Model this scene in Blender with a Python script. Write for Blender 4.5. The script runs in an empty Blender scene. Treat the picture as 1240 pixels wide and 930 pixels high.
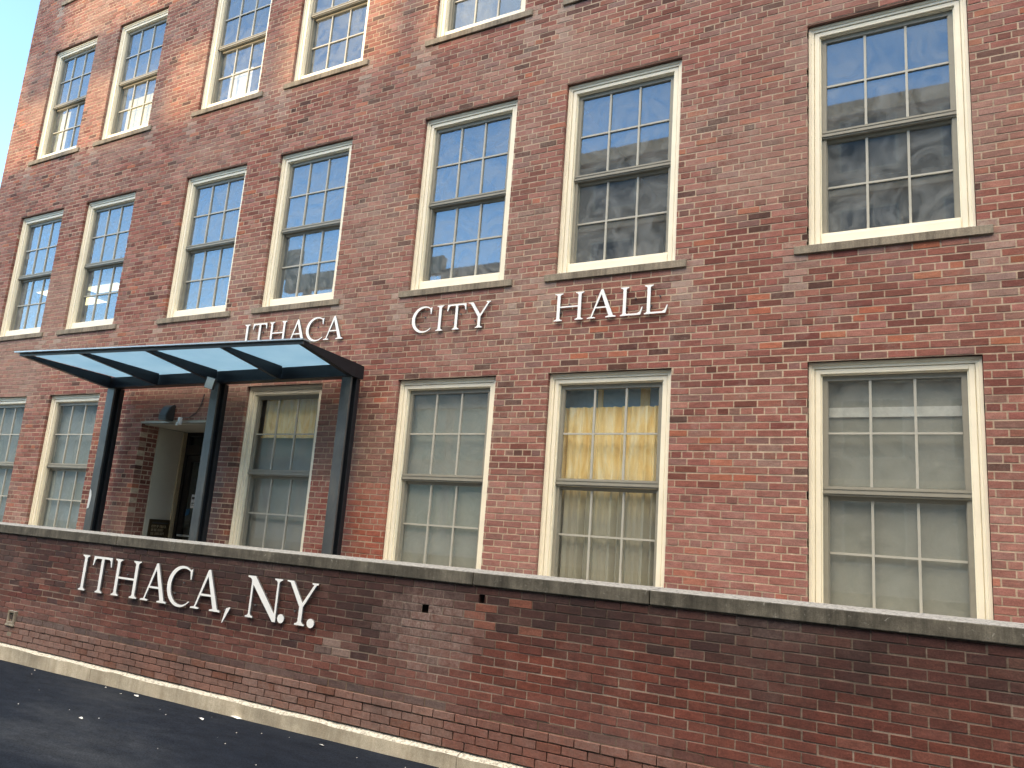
import bpy, math, random
from mathutils import Vector, Matrix

# ------------------------------------------------------------------ basics
sc = bpy.context.scene
col = sc.collection
ZO = 6.92                      # wall datum (second-floor window heads) above the street
W = 1.338                      # window opening width
HB = 2.341                     # opening height incl. stone sill
COURSE, BRICK = 0.0675, 0.2135
PY = -1.56                     # face of the boundary wall
rng = random.Random(11)


class MB:
    """collects quads, builds ONE mesh object"""
    def __init__(s):
        s.v, s.f, s.m, s.c = [], [], [], []
        s.smooth = False

    def face(s, pts, mat=0, c=None):
        n = len(s.v)
        s.v.extend(pts)
        s.f.append(tuple(range(n, n + len(pts))))
        s.m.append(mat)
        s.c.append(c)

    def box(s, x0, x1, y0, y1, z0, z1, mat=0, M=None, c=None, skip=''):
        P = [(x0, y0, z0), (x1, y0, z0), (x1, y1, z0), (x0, y1, z0), (x0, y0, z1), (x1, y0, z1), (x1, y1, z1), (x0, y1, z1)]
        if M is not None:
            P = [tuple(M @ Vector(p)) for p in P]
        n = len(s.v)
        s.v.extend(P)
        for k, q in dict(b=(0, 3, 2, 1), t=(4, 5, 6, 7), f=(0, 1, 5, 4), r=(1, 2, 6, 5), k=(2, 3, 7, 6), l=(3, 0, 4, 7)).items():
            if k in skip:
                continue
            s.f.append(tuple(n + i for i in q)); s.m.append(mat); s.c.append(c)

    def hexa(s, P, mat=0, c=None):
        """8 corners in box order"""
        n = len(s.v)
        s.v.extend(P)
        for q in ((0, 3, 2, 1), (4, 5, 6, 7), (0, 1, 5, 4), (1, 2, 6, 5), (2, 3, 7, 6), (3, 0, 4, 7)):
            s.f.append(tuple(n + i for i in q)); s.m.append(mat); s.c.append(c)

    def prism(s, poly, d0, d1, axis='y', mat=0, M=None):
        """closed 2-D outline (x,z) extruded along y (or (y,z) along x)"""
        def P(a, b, d):
            p = (a, d, b) if axis == 'y' else (d, a, b)
            return tuple(M @ Vector(p)) if M is not None else p
        A = [P(a, b, d0) for a, b in poly]
        B = [P(a, b, d1) for a, b in poly]
        s.face(A, mat)
        s.face(B[::-1], mat)
        k = len(poly)
        for i in range(k):
            j = (i + 1) % k
            s.face([A[j], A[i], B[i], B[j]], mat)

    def tube(s, pts, r, n=8, mat=0):
        rings = []
        for i, p in enumerate(pts):
            p = Vector(p)
            d = (Vector(pts[min(i + 1, len(pts) - 1)]) - Vector(pts[max(i - 1, 0)])).normalized()
            a = d.orthogonal().normalized(); b = d.cross(a)
            rings.append([tuple(p + r * (math.cos(t) * a + math.sin(t) * b)) for t in [2 * math.pi * k / n for k in range(n)]])
        for R0, R1 in zip(rings, rings[1:]):
            for k in range(n):
                s.face([R0[k], R0[(k + 1) % n], R1[(k + 1) % n], R1[k]], mat)
        s.face(rings[0][::-1], mat); s.face(rings[-1], mat)

    def build(s, name, mats, parent=None, loc=(0, 0, 0), bevel=0, recalc=True):
        me = bpy.data.meshes.new(name)
        me.from_pydata(s.v, [], s.f)
        for m in (mats if isinstance(mats, (list, tuple)) else [mats]):
            me.materials.append(m)
        me.polygons.foreach_set('material_index', s.m)
        if any(c is not None for c in s.c):
            at = me.color_attributes.new('tint', 'FLOAT_COLOR', 'CORNER')
            buf = []
            for f, c in zip(s.f, s.c):
                c = c or (0.5, 0.5, 0.5)
                buf.extend((c[0], c[1], c[2], c[3] if len(c) > 3 else 0.0) * len(f))
            at.data.foreach_set('color', buf)
        me.update()
        if recalc:
            import bmesh
            bm = bmesh.new(); bm.from_mesh(me)
            bmesh.ops.remove_doubles(bm, verts=bm.verts, dist=1e-5)
            bmesh.ops.recalc_face_normals(bm, faces=bm.faces)
            bm.to_mesh(me); bm.free()
        o = bpy.data.objects.new(name, me)
        col.objects.link(o)
        o.location = loc
        if parent is not None:
            o.parent = parent
        if bevel:
            b = o.modifiers.new('bevel', 'BEVEL'); b.width = bevel; b.segments = 2; b.limit_method = 'ANGLE'
        return o


def empty(name, loc=(0, 0, 0)):
    o = bpy.data.objects.new(name, None)
    col.objects.link(o); o.location = loc; o.empty_display_size = 0.2
    return o


def tag(o, label=None, cat=None, group=None, kind=None):
    if label: o['label'] = label
    if cat: o['category'] = cat
    if group: o['group'] = group
    if kind: o['kind'] = kind
    return o


# ------------------------------------------------------------------ materials
class NT:
    def __init__(s, name):
        s.mat = bpy.data.materials.new(name); s.mat.use_nodes = True
        s.t = s.mat.node_tree; s.n = s.t.nodes; s.l = s.t.links
        s.bsdf = s.n['Principled BSDF']; s.out = s.n['Material Output']

    def add(s, typ, **kw):
        nd = s.n.new(typ)
        for k, v in kw.items():
            if k.startswith('_'):
                setattr(nd, k[1:], v)
            else:
                nd.inputs[k.replace('__', ' ')].default_value = v
        return nd

    def link(s, a, b): s.l.new(a, b)

    def coords(s, scale=(1, 1, 1), out='Object'):
        tc = s.n.new('ShaderNodeTexCoord'); mp = s.n.new('ShaderNodeMapping')
        mp.inputs['Scale'].default_value = scale
        s.link(tc.outputs[out], mp.inputs['Vector'])
        return mp.outputs['Vector']

    def noise(s, scale, detail=4, rough=0.6, vec=None, dist=0.0):
        nd = s.add('ShaderNodeTexNoise', Scale=scale, Detail=detail, Roughness=rough, Distortion=dist)
        if vec is not None: s.link(vec, nd.inputs['Vector'])
        return nd.outputs['Fac']

    def ramp(s, fac, stops):
        r = s.n.new('ShaderNodeValToRGB')
        e = r.color_ramp.elements
        while len(e) < len(stops): e.new(0.5)
        for i, (p, c) in enumerate(stops):
            e[i].position = p
            e[i].color = (*c, 1) if isinstance(c, (tuple, list)) else (c, c, c, 1)
        s.link(fac, r.inputs['Fac'])
        return r.outputs['Color']

    def mix(s, fac, a, b, mode='MIX'):
        m = s.n.new('ShaderNodeMix'); m.data_type = 'RGBA'; m.blend_type = mode
        for sock, val in ((m.inputs[0], fac), (m.inputs[6], a), (m.inputs[7], b)):
            if hasattr(val, 'links') or hasattr(val, 'is_linked'):
                s.link(val, sock)
            elif isinstance(val, (tuple, list)):
                sock.default_value = (*val, 1)
            else:
                sock.default_value = val
        return m.outputs[2]

    def bump(s, h, strength=0.3, dist=0.01):
        b = s.add('ShaderNodeBump', Strength=strength, Distance=dist)
        s.link(h, b.inputs['Height']); s.link(b.outputs['Normal'], s.bsdf.inputs['Normal'])


def m_plain(name, colr, rough=0.6, metal=0.0, var=0.12, scale=12, bump=0.0, spec=0.5, streak=0.0, streakcol=None):
    t = NT(name)
    v = t.coords()
    n = t.noise(scale, 5, 0.65, v)
    a = tuple(c * (1 - var) for c in colr); b = tuple(min(1, c * (1 + var)) for c in colr)
    c = t.ramp(n, [(0.3, a), (0.7, b)])
    if streak:
        n2 = t.noise(1.0, 6, 0.75, t.coords((7, 7, 2.0)))
        f = t.ramp(n2, [(0.5, 0.0), (0.75, streak)])
        c = t.mix(f, c, streakcol or tuple(x * 0.35 for x in colr))
    t.link(c, t.bsdf.inputs['Base Color'])
    t.bsdf.inputs['Roughness'].default_value = rough
    t.bsdf.inputs['Metallic'].default_value = metal
    t.bsdf.inputs['Specular IOR Level'].default_value = spec
    if bump:
        t.bump(t.noise(scale * 6, 5, 0.7, v), bump, 0.004)
    return t.mat


def m_tint(name, rough=0.85, fine=90, amt=0.35, bump=0.5, stain=None, spec=0.25, lime=(.40, .32, .265)):
    """brick / mortar: colour comes from the mesh's 'tint', broken up by noise"""
    t = NT(name)
    at = t.n.new('ShaderNodeAttribute'); at.attribute_name = 'tint'
    v = t.coords()
    c = at.outputs['Color']
    n1 = t.noise(fine, 6, 0.75, v)
    c = t.mix(1.0, c, t.ramp(n1, [(0.25, 1 - amt), (0.75, 1 + amt)]), 'MULTIPLY')
    n2 = t.noise(1.0, 5, 0.75, t.coords((9, 9, 34)), 0.4)
    c = t.mix(1.0, c, t.ramp(n2, [(0.28, 0.66), (0.5, 1.0), (0.72, 1.32)]), 'MULTIPLY')
    n5 = t.noise(26, 5, 0.8, v)
    c = t.mix(t.ramp(n5, [(0.55, 0.0), (0.78, 0.45)]), c, t.mix(1.0, c, (1.9, 2.0, 2.0), 'MULTIPLY'))
    # lime bloom and weather blotches
    n3 = t.noise(2.2, 7, 0.72, v, 0.6)
    f = t.ramp(n3, [(0.52, 0.0), (0.74, stain[0] if stain else 0.3)])
    nb = t.noise(45, 4, 0.8, v)
    f = t.mix(1.0, f, t.ramp(nb, [(0.35, 0.25), (0.65, 1.0)]), 'MULTIPLY')
    c = t.mix(f, c, stain[1] if stain else (0.42, 0.33, 0.28))
    if stain and len(stain) > 2:
        n4 = t.noise(1.0, 6, 0.7, t.coords((2.4, 2.4, 0.55)))
        c = t.mix(t.ramp(n4, [(0.48, 0.0), (0.72, stain[2])]), c, stain[3])
    # lime bloom where the mesh asks for it (alpha), scratchy and ragged
    n6 = t.noise(1.0, 7, 0.78, t.coords((16, 16, 11)), 1.2)
    f6 = t.ramp(n6, [(0.34, 0.05), (0.60, 0.95)])
    n7 = t.noise(60, 5, 0.8, v)
    f6 = t.mix(1.0, f6, t.ramp(n7, [(0.32, 0.15), (0.62, 1.0)]), 'MULTIPLY')
    f6 = t.mix(1.0, f6, at.outputs['Alpha'], 'MULTIPLY')
    c = t.mix(f6, c, lime)
    t.link(c, t.bsdf.inputs['Base Color'])
    t.bsdf.inputs['Roughness'].default_value = rough
    t.bsdf.inputs['Specular IOR Level'].default_value = spec
    t.bump(n1, bump, 0.003)
    return t.mat


def m_glass(name, refl=0.34, tint=(0.92, 0.94, 0.93), wav=0.5, haze=0.10, dcol=(0.45, 0.47, 0.45)):
    t = NT(name)
    t.n.remove(t.bsdf)
    v = t.coords((1, 1, 1))
    oi = t.n.new('ShaderNodeObjectInfo')
    add = t.n.new('ShaderNodeVectorMath'); add.operation = 'MULTIPLY_ADD'
    add.inputs[1].default_value = (31, 17, 43)
    t.link(oi.outputs['Random'], add.inputs[0]); t.link(v, add.inputs[2])
    n = t.noise(2.4, 2, 0.5, add.outputs[0], 1.6)
    bp = t.add('ShaderNodeBump', Strength=wav, Distance=0.02)
    t.link(n, bp.inputs['Height'])
    g = t.add('ShaderNodeBsdfGlossy', Roughness=0.02)
    g.inputs['Color'].default_value = (0.70, 0.86, 1, 1)
    t.link(bp.outputs['Normal'], g.inputs['Normal'])
    tr = t.n.new('ShaderNodeBsdfTransparent'); tr.inputs['Color'].default_value = (*tint, 1)
    ge = t.n.new('ShaderNodeNewGeometry')
    dt = t.n.new('ShaderNodeVectorMath'); dt.operation = 'DOT_PRODUCT'
    t.link(ge.outputs['Incoming'], dt.inputs[0]); t.link(ge.outputs['True Normal'], dt.inputs[1])
    ab = t.n.new('ShaderNodeMath'); ab.operation = 'ABSOLUTE'; t.link(dt.outputs['Value'], ab.inputs[0])
    om = t.n.new('ShaderNodeMath'); om.operation = 'SUBTRACT'; om.inputs[0].default_value = 1; t.link(ab.outputs[0], om.inputs[1])
    fr = t.n.new('ShaderNodeMath'); fr.operation = 'POWER'; fr.inputs[1].default_value = 5; t.link(om.outputs[0], fr.inputs[0])
    ma = t.n.new('ShaderNodeMath'); ma.operation = 'MULTIPLY_ADD'; ma.use_clamp = True
    ma.inputs[1].default_value = 0.9; ma.inputs[2].default_value = refl
    t.link(fr.outputs[0], ma.inputs[0])
    mx = t.n.new('ShaderNodeMixShader')
    t.link(ma.outputs[0], mx.inputs[0]); t.link(tr.outputs[0], mx.inputs[1]); t.link(g.outputs[0], mx.inputs[2])
    # milky reflected light painted as a film of dust on the pane
    df = t.n.new('ShaderNodeBsdfDiffuse'); df.inputs['Color'].default_value = (*dcol, 1)
    nd = t.noise(2.6, 5, 0.6, add.outputs[0], 2.5)
    mx2 = t.n.new('ShaderNodeMixShader')
    t.link(t.ramp(nd, [(0.32, haze * .25), (0.5, haze * .8), (0.7, haze * 1.35)]), mx2.inputs[0])
    t.link(mx.outputs[0], mx2.inputs[1]); t.link(df.outputs[0], mx2.inputs[2])
    t.link(mx2.outputs[0], t.out.inputs['Surface'])
    return t.mat


def m_canopy_glass():
    t = NT('canopy_glass')
    t.n.remove(t.bsdf)
    n = t.noise(3, 4, 0.6, t.coords())
    tl = t.n.new('ShaderNodeBsdfTranslucent')
    t.link(t.ramp(n, [(0.3, (0.39, 0.54, 0.65)), (0.7, (0.46, 0.60, 0.70))]), tl.inputs['Color'])
    g = t.add('ShaderNodeBsdfGlossy', Roughness=0.06)
    mx = t.n.new('ShaderNodeMixShader'); mx.inputs[0].default_value = 0.12
    t.link(tl.outputs[0], mx.inputs[1]); t.link(g.outputs[0], mx.inputs[2])
    t.link(mx.outputs[0], t.out.inputs['Surface'])
    return t.mat


def m_emit(name, colr, strength):
    t = NT(name)
    t.bsdf.inputs['Base Color'].default_value = (*colr, 1)
    t.bsdf.inputs['Emission Color'].default_value = (*colr, 1)
    t.bsdf.inputs['Emission Strength'].default_value = strength
    return t.mat


def m_asphalt():
    t = NT('asphalt')
    v = t.coords()
    big = t.noise(0.5, 5, 0.65, t.coords((0.45, 1.7, 1)), 0.5)
    fine = t.noise(75, 5, 0.85, v)
    c = t.ramp(big, [(0.36, (0.0095, 0.0125, 0.0195)), (0.52, (0.013, 0.0165, 0.024)), (0.66, (0.026, 0.030, 0.037))])
    c = t.mix(1.0, c, t.ramp(fine, [(0.3, 0.35), (0.7, 1.9)]), 'MULTIPLY')
    pt = t.noise(3.5, 6, 0.75, t.coords((1, 2.2, 1)))
    c = t.mix(1.0, c, t.ramp(pt, [(0.3, 0.7), (0.7, 1.35)]), 'MULTIPLY')
    vo = t.add('ShaderNodeTexVoronoi', Scale=75.0)
    t.link(v, vo.inputs['Vector'])
    sp = t.ramp(vo.outputs['Distance'], [(0.0, 1.0), (0.16, 0.0)])
    sel = t.ramp(t.noise(9, 3, 0.7, v), [(0.62, 0.0), (0.7, 0.5)])
    c = t.mix(t.mix(1.0, sp, sel, 'MULTIPLY'), c, (0.20, 0.20, 0.19))
    t.link(c, t.bsdf.inputs['Base Color'])
    t.bsdf.inputs['Roughness'].default_value = 0.85
    t.bsdf.inputs['Specular IOR Level'].default_value = 0.06
    t.bump(fine, 0.9, 0.006)
    return t.mat


def m_concrete(name, a, b, top=None, rough=0.85, scale=5, chips=0.0, streak=0.0, streakcol=(0.02, 0.02, 0.02)):
    t = NT(name)
    v = t.coords()
    n = t.noise(scale, 7, 0.7, v)
    c = t.ramp(n, [(0.3, a), (0.7, b)])
    f = t.noise(110, 4, 0.8, v)
    c = t.mix(1.0, c, t.ramp(f, [(0.3, 0.7), (0.7, 1.3)]), 'MULTIPLY')
    if streak:
        n2 = t.noise(1.0, 6, 0.75, t.coords((14, 14, 1.0)))
        c = t.mix(t.ramp(n2, [(0.40, 0.0), (0.72, streak)]), c, streakcol)
    if chips:      # pale chips and lichen spots
        n8 = t.noise(22, 6, 0.8, v, 0.8)
        c = t.mix(t.ramp(n8, [(0.60, 0.0), (0.68, chips)]), c, (0.40, 0.39, 0.35))
        n9 = t.noise(1.3, 4, 0.6, v)
        c = t.mix(1.0, c, t.ramp(n9, [(0.3, 0.6), (0.7, 1.3)]), 'MULTIPLY')
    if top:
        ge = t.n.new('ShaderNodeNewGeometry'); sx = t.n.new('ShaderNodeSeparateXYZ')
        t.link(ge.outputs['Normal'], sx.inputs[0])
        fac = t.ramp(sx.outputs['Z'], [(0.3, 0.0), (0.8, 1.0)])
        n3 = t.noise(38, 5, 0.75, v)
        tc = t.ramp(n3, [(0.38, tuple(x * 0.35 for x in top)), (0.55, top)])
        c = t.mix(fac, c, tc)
    t.link(c, t.bsdf.inputs['Base Color'])
    t.bsdf.inputs['Roughness'].default_value = rough
    t.bsdf.inputs['Specular IOR Level'].default_value = 0.25
    t.bump(f, 0.5, 0.004)
    return t.mat


def m_reflection():  # gold fading to grey, painting a sunlit wall reflected in the pane
    t = NT('gold_reflection')
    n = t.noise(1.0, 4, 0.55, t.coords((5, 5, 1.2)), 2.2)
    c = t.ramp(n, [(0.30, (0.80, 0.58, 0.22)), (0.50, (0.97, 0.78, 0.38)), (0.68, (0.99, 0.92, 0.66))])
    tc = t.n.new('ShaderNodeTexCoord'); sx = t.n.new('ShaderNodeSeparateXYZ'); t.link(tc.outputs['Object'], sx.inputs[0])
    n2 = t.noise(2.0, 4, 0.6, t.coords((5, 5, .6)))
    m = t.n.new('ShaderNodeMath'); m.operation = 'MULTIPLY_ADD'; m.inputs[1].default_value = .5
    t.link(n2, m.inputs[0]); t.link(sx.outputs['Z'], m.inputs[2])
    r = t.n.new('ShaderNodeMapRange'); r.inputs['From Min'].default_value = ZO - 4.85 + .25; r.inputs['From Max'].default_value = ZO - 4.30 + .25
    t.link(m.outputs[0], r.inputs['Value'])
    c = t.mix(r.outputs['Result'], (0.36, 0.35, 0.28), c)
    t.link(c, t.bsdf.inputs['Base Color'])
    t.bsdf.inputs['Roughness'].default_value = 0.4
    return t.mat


M = dict(
    brick=m_tint('facade_brick', stain=(0.50, (0.42, 0.33, 0.29))),
    mortar=m_tint('facade_mortar', fine=140, amt=0.25, bump=0.6, stain=(0.35, (0.30, 0.25, 0.21))),
    wbrick=m_tint('boundary_brick', amt=0.5, bump=0.9, lime=(.30, .225, .20), stain=(0.30, (0.26, 0.18, 0.155), 0.45, (0.030, 0.022, 0.022))),
    wmortar=m_tint('boundary_mortar', lime=(.30, .24, .21), fine=140, amt=0.25, bump=0.6, stain=(0.25, (0.3, 0.25, 0.2), 0.6, (0.04, 0.035, 0.03))),
    cream=m_plain('cream_paint', (0.90, 0.83, 0.66), 0.5, var=0.07, scale=2.5, streak=0.09, streakcol=(0.50, 0.43, 0.33)),
    sash=m_plain('taupe_sash_paint', (0.27, 0.255, 0.21), 0.5, var=0.08, scale=9),
    muntin=m_plain('muntin_paint', (0.42, 0.405, 0.35), 0.5, var=0.08, scale=9),
    stone=m_concrete('sill_stone', (0.22, 0.18, 0.135), (0.40, 0.34, 0.26), top=(0.36, 0.36, 0.34), scale=3, chips=0.3, streak=0.75, streakcol=(0.06, 0.052, 0.042)),
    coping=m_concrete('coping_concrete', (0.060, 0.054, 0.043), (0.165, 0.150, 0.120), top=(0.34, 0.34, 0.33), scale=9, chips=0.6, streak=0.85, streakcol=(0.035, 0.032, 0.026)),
    kerb=m_concrete('kerb_concrete', (0.38, 0.33, 0.25), (0.56, 0.50, 0.39), top=(0.58, 0.55, 0.47), scale=4, chips=0.35, streak=0.45, streakcol=(0.2, 0.15, 0.09)),
    path=m_concrete('path_concrete', (0.28, 0.27, 0.24), (0.38, 0.36, 0.33)),
    asphalt=m_asphalt(),
    glass=m_glass('window_glass', 0.17, wav=0.0045, haze=.25, dcol=(.45, .48, .49)),
    lowglass=m_glass('hazy_window_glass', 0.16, wav=0.012, haze=0.18, dcol=(.40, .40, .36)),
    clearglass=m_glass('clear_window_glass', 0.09, tint=(.97, .97, .95), wav=0.012, haze=0.06, dcol=(.45, .42, .35)),
    canopy_glass=m_canopy_glass(),
    black=m_plain('black_steel', (0.012, 0.014, 0.018), 0.42, var=0.2, spec=0.35),
    plate=m_plain('sky_lit_plate', (0.085, 0.088, 0.088), 0.45, 0.25, var=0.2, scale=5, streak=0.55, streakcol=(0.19, 0.17, 0.135)),  # lighter grey and tan paint in the sky light on post fronts
    fascia=m_plain('fascia_metal', (0.09, 0.092, 0.092), 0.45, 0.3, var=0.1),
    flash=m_plain('edge_flashing', (0.55, 0.62, 0.66), 0.35, 0.6, var=0.1),
    white=m_plain('white_letter_face', (0.90, 0.90, 0.89), 0.45, var=0.04),
    silver=m_plain('silver_letter_face', (0.88, 0.89, 0.89), 0.42, 0.08, var=0.06, scale=4),
    ledge=m_plain('letter_edge', (0.16, 0.16, 0.165), 0.5, 0.4),
    panel=m_plain('beige_panel', (0.50, 0.48, 0.40), 0.6, var=0.05, scale=3),
    trim=m_plain('tan_trim', (0.50, 0.43, 0.28), 0.5, 0.2),
    lintel=m_plain('lintel_metal', (0.30, 0.28, 0.23), 0.5, 0.2),
    doorframe=m_plain('black_door_frame', (0.014, 0.013, 0.012), 0.4),
    doorglass=m_glass('door_glass', 0.08, (0.5, 0.52, 0.48), 0.05, haze=.30, dcol=(.16, .165, .14)),
    bronze=m_plain('bronze_plaque', (0.075, 0.055, 0.03), 0.45, 0.5),
    bronze_text=m_plain('raised_bronze', (0.42, 0.36, 0.24), 0.4, 0.4),
    lamp=m_plain('wall_light_housing', (0.022, 0.024, 0.025), 0.6, 0.0),
    lampglass=m_plain('wall_light_lens', (0.035, 0.045, 0.05), 0.4),
    flood=m_plain('floodlight_face', (0.9, 0.89, 0.84), 0.4),
    paper=m_plain('white_paper', (0.72, 0.73, 0.72), 0.7, var=0.05),
    blue=m_plain('blue_sticker', (0.015, 0.085, 0.17), 0.5),
    ink=m_plain('dark_ink', (0.06, 0.06, 0.06), 0.6),
    shade_blue=m_plain('roller_shade_cool', (0.29, 0.35, 0.37), 0.8, var=0.06, scale=2, streak=0.12),
    shade_grey=m_plain('roller_shade_grey', (0.34, 0.345, 0.32), 0.8, var=0.06, scale=2, streak=0.12),
    shade_warm=m_plain('roller_shade_warm', (0.37, 0.365, 0.31), 0.8, var=0.07, scale=2, streak=0.15),
    reflection=m_reflection(),
    sky_strip=m_plain('reflected_sky_blue', (0.26, 0.46, 0.62), 0.8),
    pale_yellow=m_plain('pale_yellow_reflection', (0.90, 0.78, 0.42), 0.7, var=0.15, scale=9),  # colour of sunlit walls reflected in the upper panes
    pale=m_plain('pale_hem_and_reflection', (0.85, 0.83, 0.76), 0.7),
    room=m_plain('room_paint', (0.16, 0.165, 0.17), 0.8, var=0.05, scale=1),
    lamp_on=m_emit('ceiling_light_on', (1.0, 0.86, 0.45), 2.2),
    lamp_on2=m_emit('ceiling_light_pale', (1.0, 0.90, 0.55), 1.3),
    city_stone=m_plain('office_stone', (0.42, 0.37, 0.30), 0.8, var=0.1, scale=0.6),
    city_sunlit=m_plain('office_sunlit_orange', (0.78, 0.46, 0.26), 0.8, var=0.1, scale=0.8),  # orange colour paints low sunlight onto cornice and bands
    city_brick=m_plain('office_brick', (0.34, 0.23, 0.17), 0.85, var=0.15, scale=0.9),
    city_glass=m_plain('office_window', (0.03, 0.05, 0.06), 0.1, var=0.2, scale=0.5),
    city_teal=m_plain('office_teal_glass', (0.10, 0.24, 0.22), 0.12, var=0.2, scale=0.4),
    roof=m_plain('roof_membrane', (0.12, 0.12, 0.12), 0.9),
    hole=m_plain('hole_dark', (0.04, 0.028, 0.024), 0.95),
    patch=m_plain('lime_patch', (0.62, 0.60, 0.56), 0.9, var=0.15, scale=60),
)


# ------------------------------------------------------------------ brickwork
def vnoise(x, y, seed=0):
    def h(i, j):
        n = (i * 374761393 + j * 668265263 + seed * 144269) & 0xffffffff
        n = ((n ^ (n >> 13)) * 1274126177) & 0xffffffff
        return ((n ^ (n >> 16)) & 0xffff) / 65535
    i, j = math.floor(x), math.floor(y); fx, fy = x - i, y - j
    fx = fx * fx * (3 - 2 * fx); fy = fy * fy * (3 - 2 * fy)
    return (h(i, j) * (1 - fx) + h(i + 1, j) * fx) * (1 - fy) + (h(i, j + 1) * (1 - fx) + h(i + 1, j + 1) * fx) * fy


def brickwork(mb, u0, u1, v0, v1, holes, vref, headers, P, colf, mort, bloom=None, joint=0.0125, rec=0.0028, deep=0.055, jit=1.0, course=COURSE, brick=BRICK, flare=None, uref=0.0):
    """bricks (material 0) and mortar (material 1) on the plane P(u, v, depth); depth<0 is outward"""
    k0 = math.floor((v0 - vref) / course); k1 = math.ceil((v1 - vref) / course)
    for k in range(k0, k1):
        va, vb = vref + k * course, vref + (k + 1) * course
        head = headers is not None and k % 6 == headers
        bw = brick / 2 if head else brick
        off = (0.25 if head else (0.5 if k % 2 else 0.0)) * brick + rng.uniform(-.008, .008)
        i = math.floor((u0 - uref - off) / bw)
        row = rng.uniform(-.0015, .0015)
        while True:
            ua = uref + off + i * bw; ub = ua + bw; i += 1
            if ua > u1: break
            ca, cb, da, db = max(ua, u0), min(ub, u1), max(va, v0), min(vb, v1)
            if cb - ca < .004 or db - da < .004: continue
            spans = [(ca, cb, False, False)]
            mid = (da + db) / 2
            vs = (da, db)
            for h in holes:
                if h[2] - .001 < mid < h[3] + .001:
                    if h[3] < db: pass
                    new = []
                    for a, b, ea, eb in spans:
                        if h[1] <= a or h[0] >= b: new.append((a, b, ea, eb)); continue
                        if h[0] > a: new.append((a, h[0], ea, True))
                        if h[1] < b: new.append((h[1], b, True, eb))
                    spans = new
            for a, b, ea, eb in spans:
                if b - a < .006: continue
                # trim a course that dips into a hole's head or sill
                lo, hi = da, db
                for h in holes:
                    if h[0] < (a + b) / 2 < h[1]:
                        if lo < h[3] < hi and mid > h[3]: lo = h[3]
                        if lo < h[2] < hi and mid < h[2]: hi = h[2]
                c = colf((a + b) / 2, mid, k, head)
                mc = mort((a + b) / 2, mid)
                if bloom:
                    bl = bloom((a + b) / 2, mid); c = (*c, bl * rng.uniform(.6, 1.1)); mc = (*mc, bl)
                mb.face([P(a, lo, rec), P(b, lo, rec), P(b, hi, rec), P(a, hi, rec)], 1, mc)
                if ea: mb.face([P(a + .004, lo, rec), P(a + .004, lo, .12), P(a + .004, hi, .12), P(a + .004, hi, rec)], 1, mc)
                if eb: mb.face([P(b - .004, lo, rec), P(b - .004, lo, .12), P(b - .004, hi, .12), P(b - .004, hi, rec)], 1, mc)
                j = joint / 2
                xa = a + (0 if ea else j + rng.uniform(-.0015, .0015) * jit); xb = b - (0 if eb else j + rng.uniform(-.0015, .0015) * jit)
                if xb - xa < .008: continue
                wob = [rng.uniform(-.0014, .0014) * jit for _ in range(4)]
                za, zb = lo + j + row, hi - j + row
                if zb - za < .006: continue
                out = rng.uniform(-.0018, .0022) * jit
                out = min(out, rec - .0012)
                if flare: out += flare(k)
                e = .0012
                ia, ib = (0 if ea else e), (0 if eb else e)
                F = [(xa + ia, za + e + wob[0], out), (xb - ib, za + e + wob[1], out), (xb - ib, zb - e + wob[2], out), (xa + ia, zb - e + wob[3], out)]
                B = [(xa, za + wob[0], rec), (xb, za + wob[1], rec), (xb, zb + wob[2], rec), (xa, zb + wob[3], rec)]
                S = [(x, z, out + e) for x, z, _ in B]
                F = [P(*p) for p in F]; S = [P(*p) for p in S]; B2 = [P(x, z, rec + .002) for x, z, _ in B]
                if ea: B2[0] = P(xa, za, .11); B2[3] = P(xa, zb, .11)
                if eb: B2[1] = P(xb, za, .11); B2[2] = P(xb, zb, .11)
                mb.face(F, 0, c)
                for q in range(4):
                    r = (q + 1) % 4
                    mb.face([F[r], F[q], S[q], S[r]], 0, c)
                    mb.face([S[r], S[q], B2[q], B2[r]], 0, c)


def pick(pal):
    r = rng.random() * sum(p[0] for p in pal)
    for w, c in pal:
        r -= w
        if r <= 0: break
    s = rng.uniform(.89, 1.11)
    return tuple(x * s * rng.uniform(.96, 1.04) for x in c)


FPAL = [(48, (.236, .089, .069)), (18, (.160, .056, .044)), (18, (.290, .126, .100)), (13, (.210, .107, .090)), (4, (.32, .110, .066)), (3, (.085, .037, .030))]
SILLS = []           # (x, z) of sill ends: lime runs below


def fcol(u, v, k, head):
    c = pick(FPAL)
    if head and rng.random() < .25: c = tuple(x * .78 for x in c)
    g = vnoise(u * .8, v * 1.1, 3)
    if g > .62:
        f = min(1, (g - .62) * 2.4); c = tuple(a * (1 - f) + b * f for a, b in zip(c, (.30, .175, .14)))
    z = v - ZO
    # redder re-laid brick low beside the canopy and between the windows
    if -5.1 < u < -4.55 and z < -4.55:
        f = .6; c = tuple(a * (1 - f) + b * f for a, b in zip(c, (.36, .10, .06)))
    elif -5.75 < u < -5.1 and z < -4.6:
        f = .5; c = tuple(a * (1 - f) + b * f for a, b in zip(c, (.31, .10, .075)))
    elif -3.3 < u < 3 and z < -4.5:
        f = .38; c = tuple(a * (1 - f) + b * f for a, b in zip(c, (.36, .165, .14)))
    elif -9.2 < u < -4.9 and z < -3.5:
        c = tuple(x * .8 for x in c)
    for sx, sz in SILLS:
        dx, dz = abs(u - sx), sz - z
        if dx < .09 and -.05 < dz < .55:
            f = .55 * (1 - dx / .11) * (1 - max(dz, 0) / .6) * rng.uniform(.4, 1)
            c = tuple(a * (1 - f) + b * f for a, b in zip(c, (.50, .44, .38)))
    return c


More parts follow.
